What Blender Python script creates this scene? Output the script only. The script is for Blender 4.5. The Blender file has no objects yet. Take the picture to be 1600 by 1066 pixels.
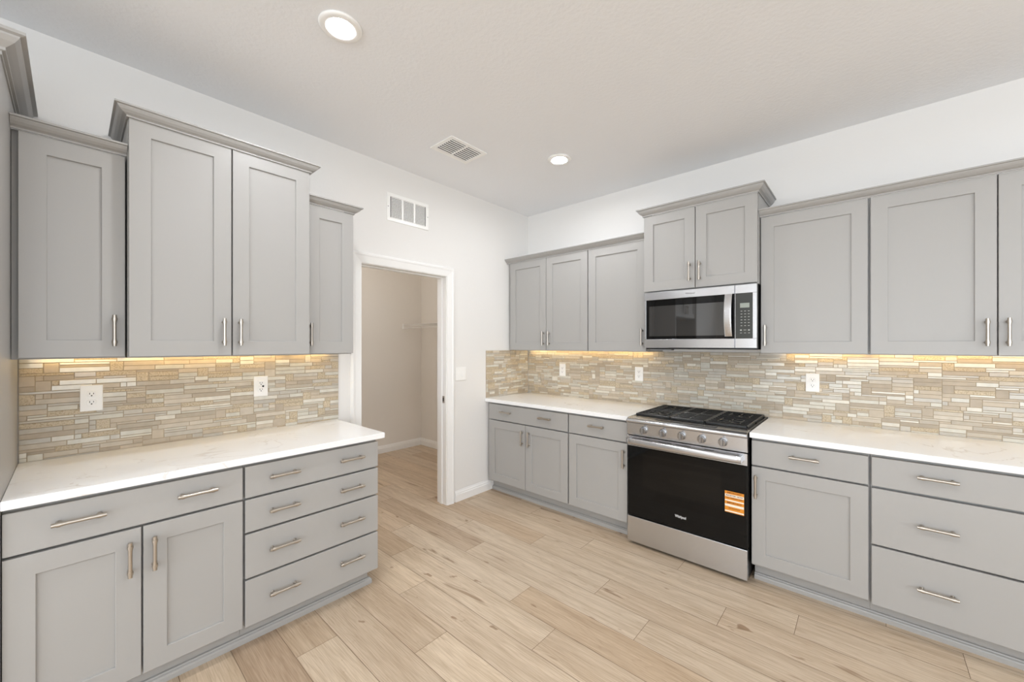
import bpy, bmesh, math, random
from mathutils import Vector, Matrix
SC = bpy.context.scene
COL = SC.collection
R = math.radians
random.seed(7)

# ------------------------------------------------------------------ camera
cam_d = bpy.data.cameras.new('camera')
cam = bpy.data.objects.new('camera', cam_d); COL.objects.link(cam)
cam.location = (2.7705, -3.2932, 1.4293)
cam.rotation_euler = (R(90), 0, R(41.46))
cam_d.sensor_width = 36.0
cam_d.lens = 616.0/1600*36
cam_d.shift_x = (800-809.96)/1600
cam_d.shift_y = (539.12-533.0)/1600
cam_d.clip_start = 0.02
SC.camera = cam
# ------------------------------------------------------------------ view, world
SC.view_settings.view_transform = 'Standard'
SC.view_settings.look = 'None'
SC.view_settings.gamma = 1.0
SC.view_settings.exposure = 0.06
SC.view_settings.use_curve_mapping = False
SC.cycles.use_denoising = True
SC.cycles.max_bounces = 10
SC.cycles.diffuse_bounces = 6
SC.cycles.caustics_reflective = False
SC.cycles.caustics_refractive = False
SC.cycles.sample_clamp_indirect = 6
w = bpy.data.worlds.new('world'); SC.world = w; w.use_nodes = True
w.node_tree.nodes['Background'].inputs[0].default_value = (0.86, 0.93, 1.0, 1)
w.node_tree.nodes['Background'].inputs[1].default_value = 2.0
P_BACK = 122.0      # added area light, daylight for an invented glazed wall behind the camera
P_SIDE = 60.0      # added area light, daylight for an invented window on the far right
P_CAN = 335.0        # each recessed ceiling light (emission strength)
P_LED = 17.0
P_PANTRY = 330.0
def area(name, loc, rot, sx, sy, power, color):
    l = bpy.data.lights.new(name, 'AREA'); l.shape = 'RECTANGLE'; l.size = sx; l.size_y = sy
    l.energy = power; l.color = color
    o = bpy.data.objects.new(name, l); COL.objects.link(o); o.location = loc; o.rotation_euler = rot
    return o
area('added_daylight_back', (3.4, -7.85, 1.35), (R(122), 0, 0), 4.6, 2.3, P_BACK, (0.82, 0.91, 1.0))  # added lamp in the rear opening, tilted up to brighten the ceiling
area('added_daylight_side', (6.85, -4.2, 1.5), (R(122), 0, R(90)), 3.2, 1.9, P_SIDE, (0.82, 0.91, 1.0))  # added lamp in the side opening, also tilted up towards the ceiling

# ------------------------------------------------------------------ constants
FL = 0.018; CEIL = 2.827; CT = 0.914; CTB = 0.883; CD = 0.648
# ------------------------------------------------------------------ materials
def lin(c):
    c = c/255.0
    return c/12.92 if c <= 0.04045 else ((c+0.055)/1.055)**2.4
def rgb(r, g, b): return (lin(r), lin(g), lin(b), 1)
def mat(name, col, rough=0.5, metal=0.0, spec=None, bump=None, coat=0, emit=None):
    m = bpy.data.materials.new(name); m.use_nodes = True
    nt = m.node_tree; b = nt.nodes['Principled BSDF']
    b.inputs['Base Color'].default_value = col
    b.inputs['Roughness'].default_value = rough
    b.inputs['Metallic'].default_value = metal
    if spec is not None: b.inputs['Specular IOR Level'].default_value = spec
    if coat: b.inputs['Coat Weight'].default_value = coat; b.inputs['Coat Roughness'].default_value = 0.05
    if emit: b.inputs['Emission Color'].default_value = emit[0]; b.inputs['Emission Strength'].default_value = emit[1]
    if bump:
        scale, strength, dist, detail = bump
        tc = nt.nodes.new('ShaderNodeTexCoord'); n = nt.nodes.new('ShaderNodeTexNoise')
        n.inputs['Scale'].default_value = scale; n.inputs['Detail'].default_value = detail
        bp = nt.nodes.new('ShaderNodeBump'); bp.inputs['Strength'].default_value = strength; bp.inputs['Distance'].default_value = dist
        nt.links.new(tc.outputs['Object'], n.inputs['Vector']); nt.links.new(n.outputs['Fac'], bp.inputs['Height'])
        nt.links.new(bp.outputs['Normal'], b.inputs['Normal'])
    return m
M = {}
M['wall'] = mat('wall_paint', rgb(236, 234, 231), 0.6, bump=(60, 0.12, 0.004, 3))
M['pantry'] = mat('pantry_paint', rgb(236, 231, 224), 0.6)
M['ceiling'] = mat('knockdown_ceiling', rgb(241, 242, 244), 0.9, bump=(50, 0.42, 0.004, 4))
M['trim'] = mat('white_trim', rgb(245, 244, 242), 0.3)
M['cab'] = mat('grey_cabinet_paint', rgb(169, 167, 164), 0.38)
M['cab_in'] = mat('cabinet_frame_paint', rgb(150, 149, 148), 0.45)
M['nickel'] = mat('champagne_nickel', (0.50, 0.455, 0.40, 1), 0.30, 1.0)
M['steel'] = mat('stainless_steel', (0.60, 0.605, 0.62, 1), 0.27, 1.0)
M['steel_knob'] = mat('knob_steel', (0.38, 0.38, 0.385, 1), 0.27, 1.0)
M['black'] = mat('black_enamel', (0.006, 0.006, 0.006, 1), 0.3)
M['iron'] = mat('cast_iron', (0.02, 0.02, 0.02, 1), 0.30, bump=(300, 0.2, 0.001, 2))
M['blackglass'] = mat('black_glass', (0.005, 0.005, 0.005, 1), 0.03, spec=0.22)
M['ovenwin'] = mat('oven_window_glass', (0.0065, 0.006, 0.0055, 1), 0.04, spec=0.26)
M['mwglass'] = mat('microwave_screen', (0.03, 0.029, 0.028, 1), 0.03, spec=1.0)
M['panelglass'] = mat('control_glass', (0.045, 0.048, 0.045, 1), 0.12, spec=0.5)
M['lcd'] = mat('display', rgb(150, 156, 146), 0.3)
M['legend'] = mat('legend_print', rgb(175, 178, 172), 0.5)
M['plastic'] = mat('white_plastic', rgb(248, 247, 244), 0.3)
M['slot'] = mat('dark_slot', (0.02, 0.02, 0.02, 1), 0.6)
M['ventdark'] = mat('vent_duct', (0.04, 0.04, 0.04, 1), 0.8)
M['grey_enamel'] = mat('burner_steel', (0.30, 0.30, 0.30, 1), 0.4, 0.8)
M['orange'] = mat('sticker_orange', rgb(222, 142, 38), 0.5)
M['stickwhite'] = mat('sticker_white', rgb(240, 232, 215), 0.5)
M['stickbrown'] = mat('sticker_print', rgb(120, 60, 20), 0.5)
M['logo'] = mat('logo_print', rgb(225, 225, 225), 0.4)
M['logogrey'] = mat('logo_etch', rgb(120, 118, 115), 0.4)
M['lamp'] = mat('lamp_diffuser', (1, 1, 1, 1), 0.5, emit=((0.945, 0.968, 1.0, 1), P_CAN))
M['lamp_pantry'] = mat('pantry_lamp_diffuser', (1, 1, 1, 1), 0.5, emit=((1.0, 0.94, 0.87, 1), P_PANTRY))
M['led'] = mat('led_strip', (1, 1, 1, 1), 0.5, emit=((1.0, 0.69, 0.28, 1), P_LED))
M['glass'] = mat('window_glass', (1, 1, 1, 1), 0.0); M['glass'].node_tree.nodes['Principled BSDF'].inputs['Transmission Weight'].default_value = 1
M['wire'] = mat('white_coated_wire', rgb(238, 236, 232), 0.4)

def nodes(m): return m.node_tree.nodes, m.node_tree.links, m.node_tree.nodes['Principled BSDF']
def ramp(N, stops):
    r = N.new('ShaderNodeValToRGB'); e = r.color_ramp.elements
    e[0].position, e[0].color = stops[0]; e[1].position, e[1].color = stops[-1]
    for p, c in stops[1:-1]:
        x = e.new(p); x.color = c
    return r
def mix(N, L, fac, a, b, mode='MIX'):
    x = N.new('ShaderNodeMix'); x.data_type = 'RGBA'; x.blend_type = mode
    for sock, v in ((x.inputs[0], fac), (x.inputs[6], a), (x.inputs[7], b)):
        if hasattr(v, 'is_output'): L.new(v, sock)
        else: sock.default_value = v
    return x.outputs[2]
def brushed(m, axis):                                   # fine brushed grain along one axis
    N, L, b = nodes(m)
    tc = N.new('ShaderNodeTexCoord'); mp = N.new('ShaderNodeMapping'); s = [500, 500, 500]; s[axis] = 4
    mp.inputs['Scale'].default_value = s; n = N.new('ShaderNodeTexNoise'); n.inputs['Scale'].default_value = 1.0; n.inputs['Detail'].default_value = 2
    L.new(tc.outputs['Object'], mp.inputs[0]); L.new(mp.outputs[0], n.inputs['Vector'])
    bp = N.new('ShaderNodeBump'); bp.inputs['Strength'].default_value = 0.06; bp.inputs['Distance'].default_value = 0.001
    L.new(n.outputs['Fac'], bp.inputs['Height']); L.new(bp.outputs['Normal'], b.inputs['Normal'])
brushed(M['steel'], 0)
M['steel'].node_tree.nodes['Principled BSDF'].inputs['Anisotropic'].default_value = 0.75
M['steel'].node_tree.nodes['Principled BSDF'].inputs['Anisotropic Rotation'].default_value = 0.25
# quartz
def quartz():
    m = mat('white_quartz', rgb(247, 247, 247), 0.14); N, L, b = nodes(m)
    tc = N.new('ShaderNodeTexCoord')
    wn = N.new('ShaderNodeTexNoise'); wn.inputs['Scale'].default_value = 2.6; wn.inputs['Detail'].default_value = 7; wn.inputs['Distortion'].default_value = 1.6
    L.new(tc.outputs['Object'], wn.inputs['Vector'])
    r = ramp(N, [(0.485, (0, 0, 0, 1)), (0.5, (1, 1, 1, 1)), (0.515, (0, 0, 0, 1))]); L.new(wn.outputs['Fac'], r.inputs[0])
    n2 = N.new('ShaderNodeTexNoise'); n2.inputs['Scale'].default_value = 5.0; L.new(tc.outputs['Object'], n2.inputs['Vector'])
    r2 = ramp(N, [(0.48, (0, 0, 0, 1)), (0.68, (1, 1, 1, 1))]); L.new(n2.outputs['Fac'], r2.inputs[0])
    mu = N.new('ShaderNodeMath'); mu.operation = 'MULTIPLY'; L.new(r.outputs[0], mu.inputs[0]); L.new(r2.outputs[0], mu.inputs[1])
    mu2 = N.new('ShaderNodeMath'); mu2.operation = 'MULTIPLY'; L.new(mu.outputs[0], mu2.inputs[0]); mu2.inputs[1].default_value = 0.55
    L.new(mix(N, L, mu2.outputs[0], rgb(247, 247, 247), rgb(196, 184, 174)), b.inputs['Base Color'])
    return m
M['quartz'] = quartz()
# floor boards: per-board tone and offset come from the mesh
def wood():
    m = mat('oak_plank', rgb(200, 180, 152), 0.42); N, L, b = nodes(m)
    at = N.new('ShaderNodeAttribute'); at.attribute_name = 'tone'
    sp = N.new('ShaderNodeSeparateColor'); L.new(at.outputs['Color'], sp.inputs[0])
    tc = N.new('ShaderNodeTexCoord')
    off = N.new('ShaderNodeVectorMath'); off.operation = 'MULTIPLY_ADD'
    L.new(at.outputs['Color'], off.inputs[0]); off.inputs[1].default_value = (0, 0, 37.0); L.new(tc.outputs['Object'], off.inputs[2])
    def noise(scale, detail, dist, vec=(1, 1, 1)):
        mp = N.new('ShaderNodeMapping'); mp.inputs['Scale'].default_value = vec; L.new(off.outputs[0], mp.inputs[0])
        n = N.new('ShaderNodeTexNoise'); n.inputs['Scale'].default_value = scale; n.inputs['Detail'].default_value = detail; n.inputs['Distortion'].default_value = dist
        L.new(mp.outputs[0], n.inputs['Vector']); return n.outputs['Fac']
    base = ramp(N, [(0.0, rgb(176, 152, 127)), (0.5, rgb(204, 182, 155)), (1.0, rgb(217, 199, 175))]); L.new(sp.outputs[0], base.inputs[0])
    hue = mix(N, L, sp.outputs[1], base.outputs[0], rgb(200, 186, 168)); hue.node.inputs[0].default_value = 0.3
    hm = N.new('ShaderNodeMath'); hm.operation = 'MULTIPLY'; hm.inputs[1].default_value = 0.55; L.new(sp.outputs[1], hm.inputs[0]); L.new(hm.outputs[0], hue.node.inputs[0])
    g1 = ramp(N, [(0.36, (0.80, 0.76, 0.71, 1)), (0.56, (1.02, 1.02, 1.02, 1)), (0.75, (1.08, 1.08, 1.08, 1))]); L.new(noise(3.0, 5, 0.6, (0.5, 7.0, 1)), g1.inputs[0])
    g2 = ramp(N, [(0.34, (0.80, 0.76, 0.72, 1)), (0.60, (1.04, 1.04, 1.04, 1))]); L.new(noise(26, 8, 0.3, (0.3, 9.0, 1)), g2.inputs[0])
    c = mix(N, L, 0.6, hue, g1.outputs[0], 'MULTIPLY'); c = mix(N, L, 0.85, c, g2.outputs[0], 'MULTIPLY')
    # contour grain
    mp = N.new('ShaderNodeMapping'); mp.inputs['Scale'].default_value = (0.8, 7.0, 1); L.new(off.outputs[0], mp.inputs[0])
    n = N.new('ShaderNodeTexNoise'); n.inputs['Scale'].default_value = 1.5; n.inputs['Detail'].default_value = 1.5; n.inputs['Distortion'].default_value = 0.4; L.new(mp.outputs[0], n.inputs['Vector'])
    s = N.new('ShaderNodeMath'); s.operation = 'MULTIPLY'; s.inputs[1].default_value = 16; L.new(n.outputs['Fac'], s.inputs[0])
    f = N.new('ShaderNodeMath'); f.operation = 'FRACT'; L.new(s.outputs[0], f.inputs[0])
    g3 = ramp(N, [(0.0, (0.84, 0.80, 0.76, 1)), (0.22, (1, 1, 1, 1)), (0.85, (1, 1, 1, 1)), (1.0, (0.88, 0.85, 0.82, 1))]); L.new(f.outputs[0], g3.inputs[0])
    c = mix(N, L, 0.42, c, g3.outputs[0], 'MULTIPLY')
    # cracks and knots
    k = ramp(N, [(0.265, (0.45, 0.36, 0.28, 1)), (0.325, (1, 1, 1, 1))]); L.new(noise(5.5, 3, 0.8, (0.35, 2.6, 1)), k.inputs[0])
    c = mix(N, L, 0.75, c, k.outputs[0], 'MULTIPLY')
    k2 = ramp(N, [(0.25, (0.5, 0.4, 0.32, 1)), (0.29, (1, 1, 1, 1))]); L.new(noise(9.0, 2, 0.2, (0.8, 1.8, 1)), k2.inputs[0])
    c = mix(N, L, 0.8, c, k2.outputs[0], 'MULTIPLY')
    L.new(c, b.inputs['Base Color'])
    bp = N.new('ShaderNodeBump'); bp.inputs['Strength'].default_value = 0.08; bp.inputs['Distance'].default_value = 0.002
    L.new(g2.outputs[0], bp.inputs['Height']); L.new(bp.outputs['Normal'], b.inputs['Normal'])
    return m
M['wood'] = wood()
M['seam'] = mat('plank_seam', rgb(128, 106, 84), 0.6)
def tilemat():
    m = mat('mosaic_tile', rgb(200, 190, 170), 0.3); N, L, b = nodes(m)
    at = N.new('ShaderNodeAttribute'); at.attribute_name = 'tint'
    ak = N.new('ShaderNodeAttribute'); ak.attribute_name = 'kind'
    sp = N.new('ShaderNodeSeparateColor'); L.new(ak.outputs['Color'], sp.inputs[0])
    tc = N.new('ShaderNodeTexCoord'); n = N.new('ShaderNodeTexNoise'); n.inputs['Scale'].default_value = 160; n.inputs['Detail'].default_value = 4; L.new(tc.outputs['Object'], n.inputs['Vector'])
    r = ramp(N, [(0.34, (0.74, 0.68, 0.58, 1)), (0.50, (1, 1, 1, 1)), (0.7, (1.08, 1.07, 1.04, 1))]); L.new(n.outputs['Fac'], r.inputs[0])
    x = mix(N, L, sp.outputs[1], at.outputs['Color'], r.outputs[0], 'MULTIPLY')
    n2 = N.new('ShaderNodeTexNoise'); n2.inputs['Scale'].default_value = 30; L.new(tc.outputs['Object'], n2.inputs['Vector'])
    r2 = ramp(N, [(0.3, (0.93, 0.93, 0.92, 1)), (0.7, (1.04, 1.04, 1.04, 1))]); L.new(n2.outputs['Fac'], r2.inputs[0])
    x = mix(N, L, 1.0, x, r2.outputs[0], 'MULTIPLY')
    L.new(x, b.inputs['Base Color']); L.new(sp.outputs[0], b.inputs['Roughness'])
    return m
M['tile'] = tilemat()
M['grout'] = mat('grout', rgb(182, 166, 143), 0.8)

# ------------------------------------------------------------------ mesh helpers
class Frame:                                            # u = along the wall to the right, d = out of the wall, z = up
    def __init__(s, kind): s.k = kind
    def __call__(s, u, d, z): return Vector((d, u, z)) if s.k == 'A' else (Vector((u, -d, z)) if s.k == 'B' else Vector((u, d, z)))
    def mtx(s):
        return Matrix(((0, 1, 0), (1, 0, 0), (0, 0, 1))).to_4x4() if s.k == 'A' else (Matrix(((1, 0, 0), (0, -1, 0), (0, 0, 1))).to_4x4() if s.k == 'B' else Matrix.Identity(4))
FA, FB, FW = Frame('A'), Frame('B'), Frame('W')
def BM(): return bmesh.new()
def merge(bm, b2, mi=0):
    me = bpy.data.meshes.new('tmp'); b2.to_mesh(me); b2.free()
    for p in me.polygons: p.material_index = mi
    bm.from_mesh(me); bpy.data.meshes.remove(me)
def box(bm, F, u0, u1, d0, d1, z0, z1, bev=0.0, mi=0, seg=1):
    b2 = bmesh.new(); c = F((u0+u1)/2, (d0+d1)/2, (z0+z1)/2)
    bmesh.ops.create_cube(b2, size=1)
    s = F(abs(u1-u0), abs(d1-d0), abs(z1-z0))
    for v in b2.verts: v.co = Vector((v.co.x*abs(s.x), v.co.y*abs(s.y), v.co.z*abs(s.z))) + c
    if bev: bmesh.ops.bevel(b2, geom=list(b2.edges), offset=bev, segments=seg, profile=0.5, affect='EDGES')
    merge(bm, b2, mi)
def quadbox(bm, pts8, mi=0):                            # 8 corners: 4 bottom, 4 top, same order
    b2 = bmesh.new(); v = [b2.verts.new(p) for p in pts8]
    for f in ((0, 1, 2, 3), (4, 5, 6, 7), (0, 1, 5, 4), (1, 2, 6, 5), (2, 3, 7, 6), (3, 0, 4, 7)): b2.faces.new([v[i] for i in f])
    bmesh.ops.recalc_face_normals(b2, faces=b2.faces); merge(bm, b2, mi)
def lathe(bm, prof, mtx, seg=20, mi=0, caps=True, smooth=True):      # prof: (radius, height) along local z
    b2 = bmesh.new(); rings = []
    for r, h in prof:
        rings.append([b2.verts.new(mtx @ Vector((r*math.cos(2*math.pi*i/seg), r*math.sin(2*math.pi*i/seg), h))) for i in range(seg)])
    for a, b in zip(rings, rings[1:]):
        for i in range(seg):
            f = b2.faces.new((a[i], a[(i+1) % seg], b[(i+1) % seg], b[i])); f.smooth = smooth
    if caps:                                            # caps keep their own vertices, so the side shading stays straight
        for rg in (rings[0], rings[-1]): b2.faces.new([b2.verts.new(v.co) for v in rg])
    bmesh.ops.recalc_face_normals(b2, faces=b2.faces); merge(bm, b2, mi)
def tube(bm, p, q, r, seg=8, mi=0):
    p, q = Vector(p), Vector(q); d = q-p
    m = Matrix.Translation(p) @ d.to_track_quat('Z', 'Y').to_matrix().to_4x4()
    lathe(bm, [(r, 0), (r, d.length)], m, seg, mi)
def prism(bm, poly, u0, u1, F, bev=0, mi=0):            # poly of (d, z), extruded along u
    b2 = bmesh.new()
    a = [b2.verts.new(F(u0, d, z)) for d, z in poly]; b = [b2.verts.new(F(u1, d, z)) for d, z in poly]
    n = len(poly)
    for i in range(n): b2.faces.new((a[i], a[(i+1) % n], b[(i+1) % n], b[i]))
    b2.faces.new(a); b2.faces.new(b); bmesh.ops.recalc_face_normals(b2, faces=b2.faces)
    if bev: bmesh.ops.bevel(b2, geom=list(b2.edges), offset=bev, segments=1, affect='EDGES')
    merge(bm, b2, mi)
def sweep(bm, path, up, prof, flip=1, mi=0):            # mitred moulding: prof (a sideways, b along up)
    up = Vector(up); P = [Vector(p) for p in path]; n = len(P); side = []
    for i in range(n-1): side.append(((P[i+1]-P[i]).normalized().cross(up)*flip).normalized())
    b2 = bmesh.new(); rows = []
    for i in range(n):
        if i == 0: m = side[0]
        elif i == n-1: m = side[-1]
        else: s = side[i-1]+side[i]; m = s/(s.dot(side[i]))
        rows.append([b2.verts.new(P[i] + m*a + up*b) for a, b in prof])
    k = len(prof)
    for r0, r1 in zip(rows, rows[1:]):
        for j in range(k): b2.faces.new((r0[j], r0[(j+1) % k], r1[(j+1) % k], r1[j]))
    b2.faces.new(rows[0]); b2.faces.new(rows[-1])
    bmesh.ops.recalc_face_normals(b2, faces=b2.faces); merge(bm, b2, mi)
def origin(o):
    v = Vector((0, 0, 0))
    while o: v = v + o.location; o = o.parent
    return v
def obj(name, bm, m, parent=None, loc=None):
    bmesh.ops.recalc_face_normals(bm, faces=bm.faces)
    me = bpy.data.meshes.new(name); org = origin(parent) if parent else (Vector(loc) if loc else Vector((0, 0, 0)))
    if loc is None and parent is None:
        xs = [v.co for v in bm.verts]
        org = Vector((sum(v.x for v in xs)/len(xs), sum(v.y for v in xs)/len(xs), min(v.z for v in xs)))
    for v in bm.verts: v.co -= org
    bm.to_mesh(me); bm.free()
    for k in (m if isinstance(m, (list, tuple)) else [m]): me.materials.append(M[k])
    o = bpy.data.objects.new(name, me); COL.objects.link(o)
    if parent: o.parent = parent
    else: o.location = org
    return o
def tag(o, label, cat, group=None):
    o['label'] = label; o['category'] = cat
    if group: o['group'] = group
    return o
def thing(name, label, cat, loc, group=None):
    o = bpy.data.objects.new(name, None); COL.objects.link(o); o.location = loc; o.empty_display_size = 0.05
    return tag(o, label, cat, group)
def struct(name, bm, m, parent=None):
    o = obj(name, bm, m, parent)
    if parent is None: o['kind'] = 'structure'
    return o

# ------------------------------------------------------------------ room shell
YB = -8.0; XR = 7.0
DY0, DY1, DH = -1.892, -1.117, 2.028
def wall_A():
    bm = BM()
    box(bm, FW, -0.12, 0, YB, DY0-0.012, 0, CEIL)
    box(bm, FW, -0.12, 0, DY1+0.012, 0.0, 0, CEIL)
    box(bm, FW, -0.12, 0, DY0-0.012, DY1+0.012, DH+0.012, CEIL)
    struct('wall_left', bm, 'wall')
wall_A()
bm = BM(); box(bm, FW, -2.10, XR+0.12, 0.0, 0.12, 0, CEIL); struct('wall_right', bm, 'wall')
bm = BM()                                                # unseen rear wall of the great room, glazed opening invented for daylight
box(bm, FW, 0, 1.05, YB-0.12, YB, 0, CEIL); box(bm, FW, 5.75, XR+.12, YB-0.12, YB, 0, CEIL); box(bm, FW, 1.05, 5.75, YB-0.12, YB, 2.52, CEIL)
struct('wall_back', bm, 'wall')
bm = BM()
box(bm, FW, XR, XR+0.12, YB, -5.85, 0, CEIL); box(bm, FW, XR, XR+0.12, -2.55, 0, 0, CEIL)
box(bm, FW, XR, XR+0.12, -5.85, -2.55, 0, 0.5); box(bm, FW, XR, XR+0.12, -5.85, -2.55, 2.5, CEIL)
struct('wall_far_side', bm, 'wall')
bm = BM(); box(bm, FW, -2.12, XR+0.12, YB-0.12, 0.12, CEIL, CEIL+0.1); struct('ceiling', bm, 'ceiling')
bm = BM(); box(bm, FW, -2.09, -1.97, -3.6, 0, 0, CEIL); struct('wall_pantry_rear', bm, 'pantry')
bm = BM(); box(bm, FW, -2.09, -0.12, -3.72, -3.6, 0, CEIL); struct('wall_pantry_side', bm, 'pantry')
bm = BM(); box(bm, FW, -1.97, -0.121, -0.012, -0.001, 0, CEIL); struct('wall_pantry_end', bm, 'pantry')
def window(name, F, u0, u1, d, z0, z1, n):
    e = bpy.data.objects.new(name, None); COL.objects.link(e); e['kind'] = 'structure'
    e.location = F((u0+u1)/2, d, z0)
    bm = BM(); t = 0.06
    box(bm, F, u0, u1, d-0.1, d-0.02, z0, z0+t); box(bm, F, u0, u1, d-0.1, d-0.02, z1-t, z1)
    for i in range(n+1):
        u = u0 + t/2 + (u1-u0-t)*i/n; box(bm, F, u-t/2, u+t/2, d-0.1, d-0.02, z0+t, z1-t)
    obj('window_frame', bm, 'trim', e)
window('window_1', FW, 1.05, 5.75, YB, FL, 2.52, 3)  # out of view, frames the invented rear daylight opening
e = Frame('W'); e.k = 'A'
window('window_2', FA, -5.85, -2.55, XR+0.12, 0.5, 2.5, 3)  # out of view, frames the invented side daylight opening

# floor boards
def floor():
    b = 0.1845; y0 = -0.78; g = 0.0011
    joints = {0: 1.88, 1: 1.285, 2: 0.985, 3: 1.614, 4: 0.715, 5: 0.080, 6: 0.39, 7: 0.791, 8: 1.221}
    tones = {(0, 0): .35, (0, 1): .45, (1, 0): .55, (1, 1): .75, (2, 0): .30, (2, 1): .62, (3, 0): .72, (3, 1): .35, (4, 0): .12, (4, 1): .68, (4, 2): .6,
             (5, 0): .55, (5, 1): .8, (5, 2): .34, (6, 0): .3, (6, 1): .72, (6, 2): .45, (7, 0): .8, (7, 1): .5, (8, 0): .35, (8, 1): .85}
    rnd = random.Random(3)
    bm = BM(); lay = bm.loops.layers.float_color.new('tone')
    def plank(x0, x1, ya, yb, t):
        if x1-x0 < 0.01: return
        vs = [bm.verts.new(p) for p in ((x0+g, ya+g, FL), (x1-g, ya+g, FL), (x1-g, yb-g, FL), (x0+g, yb-g, FL))]
        f = bm.faces.new(vs); f.material_index = 0; c = (t, rnd.random(), rnd.random(), 1)
        for l in f.loops: l[lay] = c
    for k in range(-5, 42):
        ya = y0 - b*k; yb = ya + b
        ya, yb = max(min(ya, 0), YB), max(min(yb, 0), YB)
        if yb-ya < 0.01: continue
        j = joints.get(k, rnd.uniform(0, 1.22)); idx = 0
        x = j - 1.22*math.ceil((j+2.1)/1.22)
        n0 = round((j-x)/1.22)
        for i in range(12):
            xa, xb = x+1.22*i, x+1.22*(i+1)
            if xb < -2.0 or xa > XR: continue
            t = tones.get((k, i-n0+1), min(1, max(0, rnd.gauss(0.52, 0.22))))
            plank(max(xa, -2.0), min(xb, XR), ya, yb, t)
    box(bm, FW, -2.09, XR+0.12, YB-0.12, 0.12, -0.08, FL-0.0012, mi=1)
    bm.normal_update()
    me = bpy.data.meshes.new('floor'); bm.to_mesh(me); bm.free()
    me.materials.append(M['wood']); me.materials.append(M['seam'])
    o = bpy.data.objects.new('floor', me); COL.objects.link(o); o['kind'] = 'structure'
floor()

# baseboards
BBP = [(0, 0), (0.015, 0), (0.015, 0.062), (0.011, 0.068), (0.011, 0.078), (0.006, 0.088), (0.004, 0.098), (0, 0.098)]
def baseboard(name, pts, flip):
    bm = BM(); sweep(bm, [(x, y, FL) for x, y in pts], (0, 0, 1), BBP, flip); struct(name, bm, 'trim')
baseboard('baseboard_left', [(0.001, -1.022), (0.001, -0.535)], 1)
baseboard('baseboard_left_of_door', [(0.001, -2.095), (0.001, -1.975)], 1)
baseboard('baseboard_pantry', [(-1.969, -3.58), (-1.969, -0.013), (-0.14, -0.013)], 1)
baseboard('baseboard_far', [(XR-0.001, -0.001), (3.74, -0.001)], -1)

# pantry doorway: jamb, stop, casing, strike plate
d1 = bpy.data.objects.new('door_1', None); COL.objects.link(d1); d1['kind'] = 'structure'; d1.location = (0, (DY0+DY1)/2, FL)
bm = BM(); t = 0.012
box(bm, FW, -0.122, 0.002, DY0-t, DY0, FL, DH); box(bm, FW, -0.122, 0.002, DY1, DY1+t, FL, DH); box(bm, FW, -0.122, 0.002, DY0-t, DY1+t, DH, DH+t)
obj('jamb', bm, 'trim', d1)
bm = BM()
box(bm, FW, -0.085, -0.05, DY0, DY0+0.01, FL, DH-0.01, 0.002); box(bm, FW, -0.085, -0.05, DY1-0.01, DY1, FL, DH-0.01, 0.002); box(bm, FW, -0.085, -0.05, DY0, DY1, DH-0.01, DH, 0.002)
obj('door_stop', bm, 'trim', d1)
CAS = [(0, 0), (0, 0.010), (0.010, 0.012), (0.018, 0.013), (0.050, 0.017), (0.058, 0.021), (0.068, 0.021), (0.075, 0.016), (0.08, 0.010), (0.08, 0)]
bm = BM(); c0 = 0.004
for nm, x, f, up in (('casing', 0.0, 1, (1, 0, 0)), ('casing', -0.12, -1, (-1, 0, 0))):
    bm = BM()
    sweep(bm, [(x, DY0-c0, FL), (x, DY0-c0, DH+c0), (x, DY1+c0, DH+c0), (x, DY1+c0, FL)], up, CAS, -f)
    obj(nm, bm, 'trim', d1)
bm = BM(); box(bm, FW, -0.050, -0.022, DY1-0.0015, DY1, 0.915, 0.978, 0.0006); box(bm, FW, -0.043, -0.030, DY1-0.0022, DY1-0.0012, 0.93, 0.963, 0, 1)
sp = obj('strike_plate', bm, ['nickel', 'slot'], d1); sp['label'] = 'metal strike plate'

# closed panel door further along the left wall
d2 = bpy.data.objects.new('door_2', None); COL.objects.link(d2); d2['kind'] = 'structure'; d2.location = (0, -5.6, FL)
bm = BM(); sweep(bm, [(0.0005, -6.0, FL), (0.0005, -6.0, DH), (0.0005, -5.2, DH), (0.0005, -5.2, FL)], (1, 0, 0), CAS, -1); obj('casing', bm, 'trim', d2)
bm = BM(); box(bm, FW, 0.0005, 0.006, -5.998, -5.202, FL+0.005, DH-0.004)
for za, zb in ((0.15, 0.95), (1.10, 1.90)):
    for ya in (-5.90, -5.54): box(bm, FW, 0.006, 0.012, ya, ya+0.24, za, zb, 0.004)
obj('panel', bm, 'trim', d2)

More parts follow.
